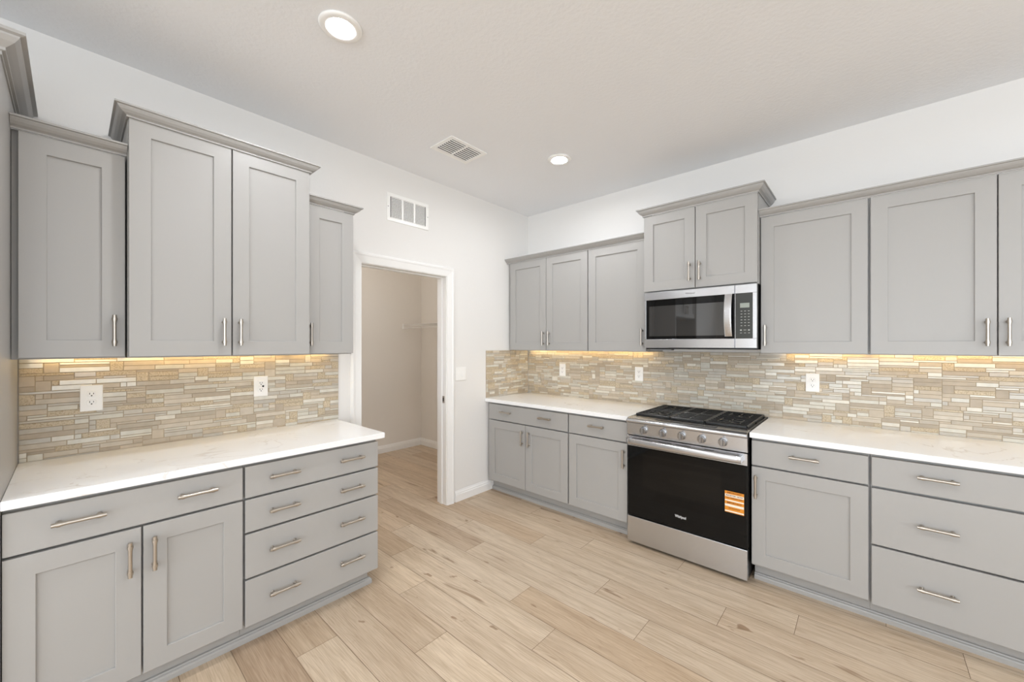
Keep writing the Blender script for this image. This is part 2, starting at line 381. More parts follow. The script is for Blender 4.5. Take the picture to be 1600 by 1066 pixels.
# ------------------------------------------------------------------ handles
def handle_mesh(F, vertical, L=0.134):
    bm = BM(); h = L/2; c = h*0.74
    parts = [(-h, -c-0.005, 0.0070), (-c-0.005, -c+0.005, 0.0092), (-c+0.005, -c+0.012, 0.0074), (-c+0.012, c-0.012, 0.0064), (c-0.012, c-0.005, 0.0074), (c-0.005, c+0.005, 0.0092), (c+0.005, h, 0.0070)]
    S = 0.029
    Lm = F.mtx()
    ax = Matrix.Identity(4) if vertical else Matrix.Rotation(R(90), 4, 'Y')
    for za, zb, q in parts: lathe(bm, [(q, za), (q, zb)], Lm @ Matrix.Translation((0, S, 0)) @ ax, 16, 0, True)
    for s in (-c, c):
        p = Vector((0, 0.0003, s)) if vertical else Vector((s, 0.0003, 0)); q = p.copy(); q.y = S
        p, q = Lm @ p, Lm @ q
        tube(bm, p, q, 0.0050, 10); 
        m = Matrix.Translation(p) @ (q-p).to_track_quat('Z', 'Y').to_matrix().to_4x4()
        lathe(bm, [(0.0075, 0), (0.0075, 0.002), (0.0052, 0.005)], m, 12, 0, False)
    bmesh.ops.recalc_face_normals(bm, faces=bm.faces)
    me = bpy.data.meshes.new('handle'); bm.to_mesh(me); bm.free(); me.materials.append(M['nickel']); return me
HM = {(k, v): handle_mesh(F, v) for k, F in (('A', FA), ('B', FB)) for v in (True, False)}
def handle(F, u, d, z, vertical, parent):
    o = bpy.data.objects.new('handle', HM[(F.k, vertical)]); COL.objects.link(o); o.parent = parent
    o.location = F(u, d, z) - origin(parent); return o

# ------------------------------------------------------------------ cabinets
TH = 0.020
def shaker(bm, F, u0, u1, d0, z0, z1, st=0.070):
    """door slab with recessed flat panel; d0 = back plane"""
    d1 = d0+TH; b2 = bmesh.new(); e = 0.0012; ch = 0.0015; dp = d1-0.0085
    def ring(i, d): return [b2.verts.new(F(u, d, z)) for u, z in ((u0+i, z0+i), (u1-i, z0+i), (u1-i, z1-i), (u0+i, z1-i))]
    rs = [ring(0, d0), ring(0, d1-e), ring(e, d1), ring(st, d1), ring(st+ch, d1-ch), ring(st+ch, dp), ]
    for a, b in zip(rs, rs[1:]):
        for i in range(4): b2.faces.new((a[i], a[(i+1) % 4], b[(i+1) % 4], b[i]))
    b2.faces.new(rs[-1]); b2.faces.new(rs[0])
    bmesh.ops.recalc_face_normals(b2, faces=b2.faces); merge(bm, b2)
CROWN = [(0, 0), (0.006, 0), (0.006, 0.007), (0.009, 0.009), (0.018, 0.013), (0.028, 0.021), (0.034, 0.029), (0.036, 0.034), (0.044, 0.036), (0.044, 0.043), (0, 0.043)]
def cabinet(F, name, label, cat, u0, u1, z0, z1, depth, doors=(), drawers=(), toe=None, crown=None, group=None, frame=True, body_u=None):
    b0, b1 = body_u or (u0, u1)
    root = thing(name, label, cat, F((b0+b1)/2, depth/2, FL if toe else z0), group)
    bm = BM(); fd = depth - 0.010
    if toe: box(bm, F, b0, b1, 0.0005, fd, z0, z1, 0.001)
    else:                                               # wall unit: recessed bottom behind the frame
        box(bm, F, b0, b1, 0.0005, fd, z0+0.018, z1, 0.0005)
        box(bm, F, b0, b1, fd-0.018, fd, z0, z0+0.0185); box(bm, F, b0, b0+0.012, 0.0005, fd-0.018, z0, z0+0.0185); box(bm, F, b1-0.012, b1, 0.0005, fd-0.018, z0, z0+0.0185)
    if toe: box(bm, F, toe[0], toe[1], 0.01, toe[2], FL, z0)
    obj('cabinet_body', bm, 'cab', root)
    for (a, b, c, d_, hu, hz) in doors:
        bm = BM(); shaker(bm, F, a, b, depth, c, d_)
        o = obj('door', bm, 'cab', root)
        if hu is not None: handle(F, hu, depth+TH, hz, True, o)
    for (a, b, c, d_, hs, hz) in drawers:
        bm = BM(); box(bm, F, a, b, depth, depth+TH, c, d_, 0.0014)
        o = obj('drawer', bm, 'cab', root)
        for hu in hs: handle(F, hu, depth+TH, hz, False, o)
    return root
UB, UT = 1.378, 2.256; HZ = 1.491
UDp = 0.308
# wall A uppers
cabinet(FA, 'wall_cabinet', 'narrow grey wall cabinet against the tall end panel at far left', 'cabinet', -3.449, -3.136, UB-0.006, 2.264, UDp,
        doors=[(-3.431, -3.139, UB, UT, -3.173, HZ)])
c = cabinet(FA, 'wall_cabinet', 'tall double door grey wall cabinet with raised crown left of the pantry doorway', 'cabinet', -3.133, -2.392, UB-0.006, 2.426, 0.362,
        doors=[(-3.131, -2.764, UB, 2.420, -2.797, 1.493), (-2.758, -2.394, UB, 2.420, -2.729, 1.493)])
bm = BM(); sweep(bm, [FA(-3.133, 0.001, 2.412), FA(-3.133, 0.384, 2.412), FA(-2.392, 0.384, 2.412), FA(-2.392, 0.001, 2.412)], (0, 0, 1), CROWN, 1); obj('crown_moulding', bm, 'cab', c)
c = cabinet(FA, 'wall_cabinet', 'narrow grey wall cabinet right beside the pantry doorway casing', 'cabinet', -2.390, -2.110, UB-0.006, 2.264, UDp,
        doors=[(-2.388, -2.112, UB, UT, -2.372, HZ)])
bm = BM(); sweep(bm, [FA(-2.390, 0.329, 2.257), FA(-2.110, 0.329, 2.257), FA(-2.110, 0.001, 2.257)], (0, 0, 1), CROWN, 1); obj('crown_moulding', bm, 'cab', c)
bm = BM(); sweep(bm, [FA(-3.449, 0.329, 2.257), FA(-3.134, 0.329, 2.257)], (0, 0, 1), CROWN, 1)
o = obj('crown_moulding', bm, 'cab'); tag(o, 'short grey crown strip over the far left narrow wall cabinet', 'crown moulding')
o.parent = None
# fold that strip into its cabinet
first = [x for x in bpy.data.objects if x.get('label', '').startswith('narrow grey wall cabinet against')][0]
o.location = o.location - first.location; o.parent = first; del o['label']; del o['category']

# wall A bases
BD = 0.610
hz4 = [0.802, 0.640, 0.458, 0.244]
cabinet(FA, 'base_cabinet', 'grey base cabinet with one two-handled drawer over two doors, at far left', 'cabinet', -3.449, -2.7705, 0.118, CTB-0.001, BD,
        doors=[(-3.447, -3.113, 0.130, 0.712, -3.146, 0.604), (-3.107, -2.776, 0.130, 0.712, -3.076, 0.604)],
        drawers=[(-3.447, -2.776, 0.722, 0.866, (-3.275, -2.940), hz4[0])], toe=(-3.449, -2.7705, 0.552))
cabinet(FA, 'base_cabinet', 'grey base cabinet of four stacked two-handled drawers beside the pantry doorway', 'cabinet', -2.7695, -2.108, 0.118, CTB-0.001, BD,
        drawers=[(-2.766, -2.110, 0.722, 0.866, (-2.607, -2.272), hz4[0]), (-2.766, -2.110, 0.562, 0.712, (-2.607, -2.272), hz4[1]),
                 (-2.766, -2.110, 0.350, 0.552, (-2.607, -2.272), hz4[2]), (-2.766, -2.110, 0.126, 0.340, (-2.607, -2.272), hz4[3])], toe=(-2.7695, -2.135, 0.552))
SHOE = [(0, 0), (0.018, 0), (0.018, 0.020), (0.016, 0.027), (0.010, 0.031), (0.008, 0.036), (0.0, 0.038)]
bm = BM(); sweep(bm, [FA(-3.449, 0.553, FL), FA(-2.134, 0.553, FL), FA(-2.134, 0.02, FL)], (0, 0, 1), SHOE, 1)
tag(obj('shoe_moulding', bm, 'cab'), 'grey shoe moulding along the floor under the left base cabinets', 'moulding')

# tall refrigerator surround at the extreme left
def fridge():
    root = thing('refrigerator_surround', 'tall grey cabinet surround with its side panel at the left frame edge', 'cabinet', (0.32, -3.95, FL))
    bm = BM(); box(bm, FW, 0.001, 0.640, -3.470, -3.450, FL, 2.41, 0.001); obj('side_panel', bm, 'cab', root)
    bm = BM(); box(bm, FW, 0.001, 0.640, -4.42, -4.400, FL, 2.41, 0.001); obj('side_panel', bm, 'cab', root)
    bm = BM(); box(bm, FW, 0.001, 0.600, -4.399, -3.471, 1.86, 2.41); obj('cabinet_body', bm, 'cab', root)
    for a, b, h in ((-4.397, -3.938, -3.972), (-3.932, -3.473, -3.898)):
        bm = BM(); shaker(bm, FA, a, b, 0.6005, 1.868, 2.395); o = obj('door', bm, 'cab', root); handle(FA, h, 0.6205, 1.98, True, o)
    bm = BM(); P2 = [(0, -0.02), (0.004, -0.02), (0.004, -0.008), (0.012, -0.006), (0.012, 0.004), (0.020, 0.010), (0.032, 0.020), (0.042, 0.034), (0.044, 0.040), (0.056, 0.044), (0.056, 0.054), (0, 0.054)]
    sweep(bm, [FA(-4.42, 0.001, 2.402), FA(-4.42, 0.640, 2.402), FA(-3.450, 0.640, 2.402), FA(-3.450, 0.001, 2.402)], (0, 0, 1), P2, 1); obj('crown_moulding', bm, 'cab', root)
fridge()

# wall B uppers
UL = [cabinet(FB, 'wall_cabinet', 'double door grey wall cabinet in the room corner', 'cabinet', 0.002, 0.9555, UB-0.004, 2.264, UDp,
        doors=[(0.040, 0.496, UB, UT, 0.472, HZ), (0.501, 0.951, UB, UT, 0.540, HZ)])]
cabinet(FB, 'wall_cabinet', 'single door grey wall cabinet just left of the microwave', 'cabinet', 0.9565, 1.484, UB-0.004, 2.264, UDp,
        doors=[(0.960, 1.480, UB, UT, 1.452, HZ)])
h = cabinet(FB, 'wall_cabinet', 'raised grey double door cabinet mounted above the microwave', 'cabinet', 1.485, 2.249, 1.826, 2.416, 0.364,
        doors=[(1.488, 1.861, 1.834, 2.408, 1.828, 1.950), (1.866, 2.245, 1.834, 2.408, 1.896, 1.950)])
bm = BM(); sweep(bm, [FB(1.485, 0.001, 2.409), FB(1.485, 0.386, 2.409), FB(2.249, 0.386, 2.409), FB(2.249, 0.001, 2.409)], (0, 0, 1), [(a, b*1.25) for a, b in CROWN], 1); obj('crown_moulding', bm, 'cab', h)
cabinet(FB, 'wall_cabinet', 'single door grey wall cabinet just right of the microwave', 'cabinet', 2.250, 2.7805, UB-0.004, 2.264, UDp,
        doors=[(2.255, 2.775, UB, UT, 2.281, HZ)])
cabinet(FB, 'wall_cabinet', 'wide double door grey wall cabinet at the right frame edge', 'cabinet', 2.7815, 3.71, UB-0.004, 2.264, UDp,
        doors=[(2.787, 3.2435, UB, UT, 3.210, HZ), (3.2485, 3.706, UB, UT, 3.277, HZ)])
for a, b, lab in ((0.002, 1.4845, 'grey crown moulding over the wall cabinets left of the microwave'), (2.2495, 3.71, 'grey crown moulding over the wall cabinets right of the microwave')):
    bm = BM(); pts = [FB(a, 0.329, 2.258), FB(b, 0.329, 2.258)]
    if b > 3: pts.append(FB(b, 0.001, 2.258))
    sweep(bm, pts, (0, 0, 1), CROWN, 1)
    tag(obj('crown_moulding', bm, 'cab'), lab, 'crown moulding', None)
# wall B bases
cabinet(FB, 'base_cabinet', 'grey corner base cabinet with one wide two-handled drawer over two doors', 'cabinet', 0.002, 0.9565, 0.118, CTB-0.001, BD,
        doors=[(0.042, 0.4955, 0.138, 0.712, 0.467, 0.598), (0.5005, 0.951, 0.138, 0.712, 0.547, 0.598)],
        drawers=[(0.042, 0.951, 0.722, 0.866, (0.270, 0.726), 0.803)], toe=(0.017, 0.9565, 0.545))
cabinet(FB, 'base_cabinet', 'grey base cabinet with one drawer over one door, left of the range', 'cabinet', 0.9575, 1.476, 0.118, CTB-0.001, BD,
        doors=[(0.963, 1.470, 0.138, 0.712, 1.446, 0.600)], drawers=[(0.963, 1.470, 0.722, 0.866, (1.222,), 0.804)], toe=(0.9575, 1.476, 0.545))
cabinet(FB, 'base_cabinet', 'grey base cabinet with one drawer over one door, right of the range', 'cabinet', 2.256, 2.7825, 0.118, CTB-0.001, BD,
        doors=[(2.260, 2.777, 0.138, 0.712, 2.284, 0.600)], drawers=[(2.260, 2.777, 0.722, 0.866, (2.513,), 0.804)], toe=(2.262, 2.7825, 0.545))
cabinet(FB, 'base_cabinet', 'grey base cabinet of three wide drawers at the right frame edge', 'cabinet', 2.7835, 3.70, 0.118, CTB-0.001, BD,
        drawers=[(2.789, 3.697, 0.722, 0.866, (3.016, 3.470), 0.804), (2.789, 3.697, 0.430, 0.710, (3.016, 3.470), 0.572), (2.789, 3.697, 0.126, 0.420, (3.016, 3.470), 0.277)], toe=(2.7835, 3.70, 0.545))
for a, b, lab in ((0.018, 1.476, 'grey shoe moulding on the floor between baseboard and range'), (2.262, 3.70, 'grey shoe moulding on the floor right of the range')):
    bm = BM(); sweep(bm, [FB(a, 0.546, FL), FB(b, 0.546, FL)], (0, 0, 1), SHOE, 1); tag(obj('shoe_moulding', bm, 'cab'), lab, 'moulding')

# ------------------------------------------------------------------ worktops
def top(F, u0, u1, lab):
    bm = BM(); box(bm, F, u0, u1, 0.001, CD, CTB, CT, 0.002, seg=2)
    tag(obj('countertop', bm, 'quartz'), lab, 'countertop')
top(FA, -3.449, -2.076, 'white veined quartz countertop on the left run beside the pantry doorway')
top(FB, 0.001, 1.482, 'white quartz countertop in the corner left of the range')
top(FB, 2.252, 3.71, 'white quartz countertop right of the range')

# ------------------------------------------------------------------ mosaic backsplash
PAL = [((212, 208, 196), .08, 0, 5), ((198, 192, 181), .10, 0, 5), ((222, 217, 205), .08, 0, 3.5), ((196, 183, 164), .42, 0, 5), ((181, 168, 150), .45, 0, 3),
       ((200, 186, 162), .50, 1, 4), ((206, 196, 180), .40, 0, 3), ((190, 179, 162), .12, 0, 3)]
PW = [p[3] for p in PAL]
def mosaic(F, u0, u1, z0, z1, seed, lab, d0=0.0005, name='tile_backsplash'):
    rnd = random.Random(seed); g = 0.01155; nu = int(math.ceil((u1-u0)/g)); nz = int(math.ceil((z1-z0)/g))
    occ = [[False]*nu for _ in range(nz)]; tiles = []
    def free(r, c, h, w_):
        if r+h > nz or c+w_ > nu: return False
        return all(not occ[i][j] for i in range(r, r+h) for j in range(c, c+w_))
    for r in range(nz):
        c = 0
        while c < nu:
            if occ[r][c]: c += 1; continue
            run = 0
            while c+run < nu and not occ[r][c+run] and run < 18: run += 1
            x = rnd.random()
            if x < 0.08: h, w_ = 4, 4
            elif x < 0.13: h, w_ = 2, 2
            elif x < 0.17: h, w_ = 2, 3
            elif x < 0.68: h, w_ = 2, rnd.randint(6, 15)
            else: h, w_ = 1, rnd.randint(5, 16)
            w_ = min(w_, run)
            if run-w_ in (1, 2): w_ = run
            while h > 1 and not free(r, c, h, w_): h -= 1
            if h == 1 and w_ <= 2: pass
            for i in range(r, r+h):
                for j in range(c, c+w_): occ[i][j] = True
            tiles.append((r, c, h, w_)); c += w_
    bm = BM(); lt = bm.loops.layers.float_color.new('tint'); lk = bm.loops.layers.float_color.new('kind')
    gap = 0.0009
    for r, c, h, w_ in tiles:
        a, b = u0+c*g+gap, min(u0+(c+w_)*g-gap, u1); zt = z1-r*g-gap; zb = max(z1-(r+h)*g+gap, z0)
        if b-a < 0.002 or zt-zb < 0.002: continue
        sq = (h == 4 and w_ == 4)
        p = rnd.choice([PAL[3], PAL[5], PAL[5], PAL[4]]) if sq else rnd.choices(PAL, PW)[0]
        v = rnd.uniform(0.94, 1.06); col = tuple(min(1, lin(x)*v) for x in p[0])+(1,)
        d = d0 + 0.0065 + (0.0012 if p[2] == 0 and p[1] < .2 else 0) + rnd.uniform(0, 0.0006); e = 0.0008; tl = rnd.uniform(-1, 1)*0.00025
        A = [F(a, d0+0.004, zb), F(b, d0+0.004, zb), F(b, d0+0.004, zt), F(a, d0+0.004, zt)]
        B = [F(a+e, d-tl, zb+e), F(b-e, d+tl, zb+e), F(b-e, d+tl, zt-e), F(a+e, d-tl, zt-e)]
        A = [bm.verts.new(x) for x in A]; B = [bm.verts.new(x) for x in B]
        fs = [bm.faces.new(B)]+[bm.faces.new((A[i], A[(i+1) % 4], B[(i+1) % 4], B[i])) for i in range(4)]
        for f in fs:
            for l in f.loops: l[lt] = col; l[lk] = (p[1], float(p[2]), 0, 1)
    b2 = BM(); box(b2, F, u0, u1, d0, d0+0.005, z0, z1); merge(bm, b2, 1)
    tag(obj(name, bm, ['tile', 'grout']), lab, 'backsplash')
mosaic(FA, -3.448, -2.063, CT+0.0005, 1.3715, 11, 'beige glass and stone mosaic backsplash above the left countertop')
mosaic(FB, 0.009, 3.71, CT+0.0005, 1.3735, 12, 'long beige and grey mosaic backsplash behind the range')
mosaic(FA, -0.636, -0.010, CT+0.0005, 1.3735, 13, 'short mosaic return panel on the wall left of the corner')
# under-cabinet light strips
def led(F, u0, u1, d, z, lab):
    root = thing('light_strip', lab, 'light', F((u0+u1)/2, d, z-0.008))
    bm = BM(); box(bm, F, u0, u1, d-0.008, d+0.008, z-0.006, z-0.0003); obj('channel', bm, 'plastic', root)
    bm = BM(); box(bm, F, u0+0.005, u1-0.005, d-0.006, d+0.006, z-0.0085, z-0.0062); obj('diffuser', bm, 'led', root)
led(FA, -3.40, -2.14, 0.042, 1.3895, 'warm light strip under the wall cabinets left of the doorway')
led(FB, 0.06, 1.42, 0.042, 1.3915, 'warm light strip under the corner wall cabinets')
led(FB, 2.34, 3.68, 0.042, 1.3915, 'warm light strip under the wall cabinets right of the microwave')

# ------------------------------------------------------------------ range
def text_mesh(body, size, ext=0.0002, bold=0.0, shear=0):
    c = bpy.data.curves.new('txt', 'FONT'); c.body = body; c.size = size; c.extrude = ext; c.align_x = 'CENTER'; c.align_y = 'CENTER'; c.offset = bold; c.shear = shear
    c.resolution_u = 3
    o = bpy.data.objects.new('txt', c); COL.objects.link(o); dg = bpy.context.evaluated_depsgraph_get()
    me = bpy.data.meshes.new_from_object(o.evaluated_get(dg)); bpy.data.objects.remove(o); bpy.data.curves.remove(c); return me
def text(name, body, size, x, y, z, m, parent, width=None, bold=0.0, tilt=0, shear=0):
    me = text_mesh(body, size, bold=bold, shear=shear)
    w_ = max(v.co.x for v in me.vertices)-min(v.co.x for v in me.vertices)
    s = (width/w_) if width else 1
    me.transform(Matrix.Scale(s, 4, (1, 0, 0)))
    me.transform(Matrix.Translation(Vector((x, y, z))-origin(parent)) @ Matrix.Rotation(R(90+tilt), 4, 'X'))
    me.materials.clear(); me.materials.append(M[m]); me.name = name
    o = bpy.data.objects.new(name, me); COL.objects.link(o); o.parent = parent; return o
def make_range():
    x0, x1 = 1.488, 2.246; W = x1-x0
    r = thing('gas_range', 'stainless steel gas range with black glass oven door between the countertops', 'range', ((x0+x1)/2, -0.33, FL))
    bm = BM(); box(bm, FB, x0, x1, 0.012, 0.628, 0.045, 0.898, 0.002)
    box(bm, FB, x0+0.03, x1-0.03, 0.05, 0.56, 0.030, 0.045)
    obj('body', bm, 'black', r)
    for u in (x0+0.06, x1-0.06):
        for d in (0.09, 0.55):
            bm = BM(); lathe(bm, [(0.016, 0), (0.016, 0.006), (0.009, 0.008), (0.009, 0.02)], Matrix.Translation(FB(u, d, FL)), 12); obj('foot', bm, 'black', r)
    # stainless front rim + control panel
    bm = BM()
    prism(bm, [(0.585, 0.905), (0.585, 0.916), (0.660, 0.912), (0.682, 0.903), (0.686, 0.893), (0.684, 0.884), (0.664, 0.880), (0.625, 0.880)], x0, x1, FB, 0.0012)
    prism(bm, [(0.629, 0.793), (0.629, 0.8795), (0.672, 0.8795), (0.664, 0.793)], x0, x1, FB, 0.001)
    obj('control_panel', bm, 'steel', r)
    # knobs
    for kx in (1.612, 1.744, 1.868, 1.992, 2.114):
        bm = BM(); zc = 0.838; t = math.atan2(0.008, 0.0865); ax = Vector((0, -math.cos(t), math.sin(t)*-1))
        p = Vector((kx, -0.6685, zc)); m = Matrix.Translation(p) @ ax.to_track_quat('Z', 'Y').to_matrix().to_4x4()
        lathe(bm, [(0.0265, 0), (0.0265, 0.003), (0.0225, 0.005), (0.0215, 0.022), (0.0200, 0.0255), (0.0002, 0.0256)], m, 36, 0, False, False)
        rot = Matrix.Rotation(0.0, 4, 'Y')
        b2 = BM(); box(b2, FW, kx-0.0055, kx+0.0055, p.y-0.040, p.y-0.020, zc-0.0215, zc+0.0215, 0.0015); merge(bm, b2)
        obj('knob', bm, 'steel_knob', r)
    # oven door
    bm = BM(); box(bm, FB, x0+0.001, x1-0.001, 0.631, 0.662, 0.2225, 0.787, 0.002)
    door = obj('oven_door', bm, 'black', r)
    bm = BM(); box(bm, FB, x0+0.001, x1-0.001, 0.6622, 0.666, 0.716, 0.787, 0.0012); obj('door_trim', bm, 'steel', door)
    bm = BM(); box(bm, FB, x0+0.004, x1-0.004, 0.6622, 0.665, 0.226, 0.7155, 0.0006); obj('door_glass', bm, 'blackglass', door)
    bm = BM(); wx0, wx1, wz0, wz1 = x0+0.115, x1-0.142, 0.437, 0.668
    box(bm, FB, wx0, wx1, 0.6651, 0.6653, wz0, wz1); 
    obj('oven_window', bm, 'ovenwin', door)
    # vents slots above handle
    for a, b in ((0.115, 0.165), (0.225, 0.315), (0.34, 0.435), (0.52, 0.575)):
        bm = BM(); box(bm, FB, x0+a, x0+b, 0.6661, 0.6664, 0.772, 0.7765); obj('door_vent', bm, 'slot', door)
    # handle: broad flat bar with a slight bow and returned ends
    bm = BM(); b2 = BM(); n = 22; hz0, hz1 = 0.735, 0.778; secs = []
    for i in range(n+1):
        t = i/n; u = x0+0.014 + (W-0.038)*t; s = 2*t-1
        d = 0.712+0.010*(1-s*s)
        secs.append([b2.verts.new(FB(u, dd, zz)) for dd, zz in ((d-0.012, hz0+0.004), (d-0.002, hz0), (d+0.003, hz0+0.006), (d+0.004, (hz0+hz1)/2), (d+0.001, hz1-0.004), (d-0.004, hz1), (d-0.012, hz1-0.004))])
    for a, b in zip(secs, secs[1:]):
        for j in range(7):
            f = b2.faces.new((a[j], a[(j+1) % 7], b[(j+1) % 7], b[j])); f.smooth = True
    b2.faces.new(secs[0]); b2.faces.new(secs[-1]); bmesh.ops.recalc_face_normals(b2, faces=b2.faces); merge(bm, b2)
    for u in (x0+0.016, x1-0.042): box(bm, FB, u, u+0.018, 0.6655, 0.708, hz0+0.004, hz1-0.004, 0.002)
    obj('handle', bm, 'steel', door)
    # storage drawer
    bm = BM(); box(bm, FB, x0+0.001, x1-0.001, 0.631, 0.665, 0.038, 0.2175, 0.003, seg=2); obj('drawer', bm, 'steel', r)
    # brand and label
    text('brand_logo', 'Whirlpool', 0.024, 1.860, -0.6652, 0.3055, 'logo', door, width=0.070, bold=0.0004)
    st = BM(); sx, sz = 2.176, 0.482; box(st, FB, sx-0.052, sx+0.052, 0.6652, 0.6655, sz-0.064, sz+0.064)
    s = obj('sticker', st, 'orange', door); s['label'] = 'orange and white instruction sticker'
    bm = BM()
    for a, b in ((0.030, 0.046), (0.004, 0.012), (-0.028, -0.014), (-0.060, -0.052)): box(bm, FB, sx-0.051, sx+0.051, 0.6655, 0.6657, sz+a, sz+b)
    obj('sticker_band', bm, 'stickwhite', s)
    for body, z, sz_, wd in (('IMPORTANT', 0.055, 0.012, 0.078), ('REGISTER NOW', 0.038, 0.012, 0.092), ('FULL WARRANTY INFO', 0.023, 0.008, 0.088), ('IMPORTANT', -0.006, 0.014, 0.080), ('INSTALLATION', -0.038, 0.008, 0.06)):
        text('sticker_print', body, sz_, sx, -0.66575, sz+z, 'stickbrown', s, width=wd, bold=0.0003)
    # cooktop
    bm = BM(); box(bm, FB, x0+0.002, x1-0.002, 0.014, 0.584, 0.899, 0.907, 0.002)
    box(bm, FB, x0+0.002, x0+0.016, 0.014, 0.584, 0.907, 0.916, 0.002); box(bm, FB, x1-0.016, x1-0.002, 0.014, 0.584, 0.907, 0.916, 0.002)
    box(bm, FB, x0+0.016, x1-0.016, 0.014, 0.030, 0.907, 0.918, 0.002); box(bm, FB, x0+0.016, x1-0.016, 0.572, 0.584, 0.907, 0.915, 0.002)
    obj('cooktop', bm, 'black', r)
    bm = BM()
    box(bm, FB, x0+0.19, x0+0.58, 0.596, 0.640, 0.9155, 0.9165)
    obj('vent_grille', bm, 'steel_knob', r)
    cx = [x0+0.145, x0+0.145, (x0+x1)/2, x1-0.145, x1-0.145]; cd = [0.17, 0.43, 0.30, 0.17, 0.43]; cr = [0.036, 0.045, 0.042, 0.032, 0.05]
    for a, b, q in zip(cx, cd, cr):
        bm = BM(); T = Matrix.Translation(FB(a, b, 0.9072))
        lathe(bm, [(q*1.25, 0), (q*1.2, 0.004), (q*0.95, 0.006), (q*0.95, 0.012)], T, 28, 0)
        bn = obj('burner', bm, 'grey_enamel', r)
        bm = BM(); lathe(bm, [(q, 0.0121), (q, 0.0155), (q*0.9, 0.0175), (0.0002, 0.018)], T, 28, 0, False); obj('burner_cap', bm, 'iron', bn)
    # grates
    gz0, gz1 = 0.921, 0.933; gd0, gd1 = 0.034, 0.566
    secs = [(x0+0.020, x0+0.264), (x0+0.268, x1-0.268), (x1-0.264, x1-0.020)]
    for si, (a, b) in enumerate(secs):
        bm = BM(); t = 0.0085
        for d in (gd0, gd1-t): box(bm, FB, a, b, d, d+t, gz0-0.004, gz1, 0.002)
        for u in (a, b-t): box(bm, FB, u, u+t, gd0, gd1, gz0-0.004, gz1, 0.002)
        box(bm, FB, a, b, 0.296, 0.304, gz0, gz1, 0.0015)
        mu = (a+b)/2
        if si != 1:
            nb = 5
            for k in range(1, 2*nb):
                d = gd0+(gd1-gd0)*k/(2*nb)
                for bd in (0.17, 0.43):
                    pass
                near = min(abs(d-0.17), abs(d-0.43))
                if near < 0.062:
                    L_ = 0.058
                    box(bm, FB, a, mu-0.062, d-0.003, d+0.003, gz0+0.002, gz1, 0.001); box(bm, FB, mu+0.062, b, d-0.003, d+0.003, gz0+0.002, gz1, 0.001)
                else: box(bm, FB, a, b, d-0.003, d+0.003, gz0+0.002, gz1, 0.001)
            for bd in (0.17, 0.43):
                box(bm, FB, mu-0.066, mu-0.060, bd-0.066, bd+0.066, gz0, gz1, 0.001); box(bm, FB, mu+0.060, mu+0.066, bd-0.066, bd+0.066, gz0, gz1, 0.001)
                box(bm, FB, mu-0.0035, mu+0.0035, bd-0.066, bd-0.016, gz0, gz1, 0.001); box(bm, FB, mu-0.0035, mu+0.0035, bd+0.016, bd+0.066, gz0, gz1, 0.001)
                box(bm, FB, mu-0.062, mu-0.014, bd-0.0035, bd+0.0035, gz0, gz1, 0.001); box(bm, FB, mu+0.014, mu+0.062, bd-0.0035, bd+0.0035, gz0, gz1, 0.001)
        else:
            for k in range(1, 11):
                d = gd0+(gd1-gd0)*k/11; box(bm, FB, a, b, d-0.0035, d+0.0035, gz0+0.002, gz1, 0.001)
            box(bm, FB, mu-0.004, mu+0.004, gd0, gd1, gz0, gz1-0.002, 0.001)
        for u in (a, b-t):
            for d in (gd0, gd1-t, 0.296): box(bm, FB, u, u+t, d, d+t, 0.9075, gz0, 0.001)
        obj('grate', bm, 'iron', r)
make_range()

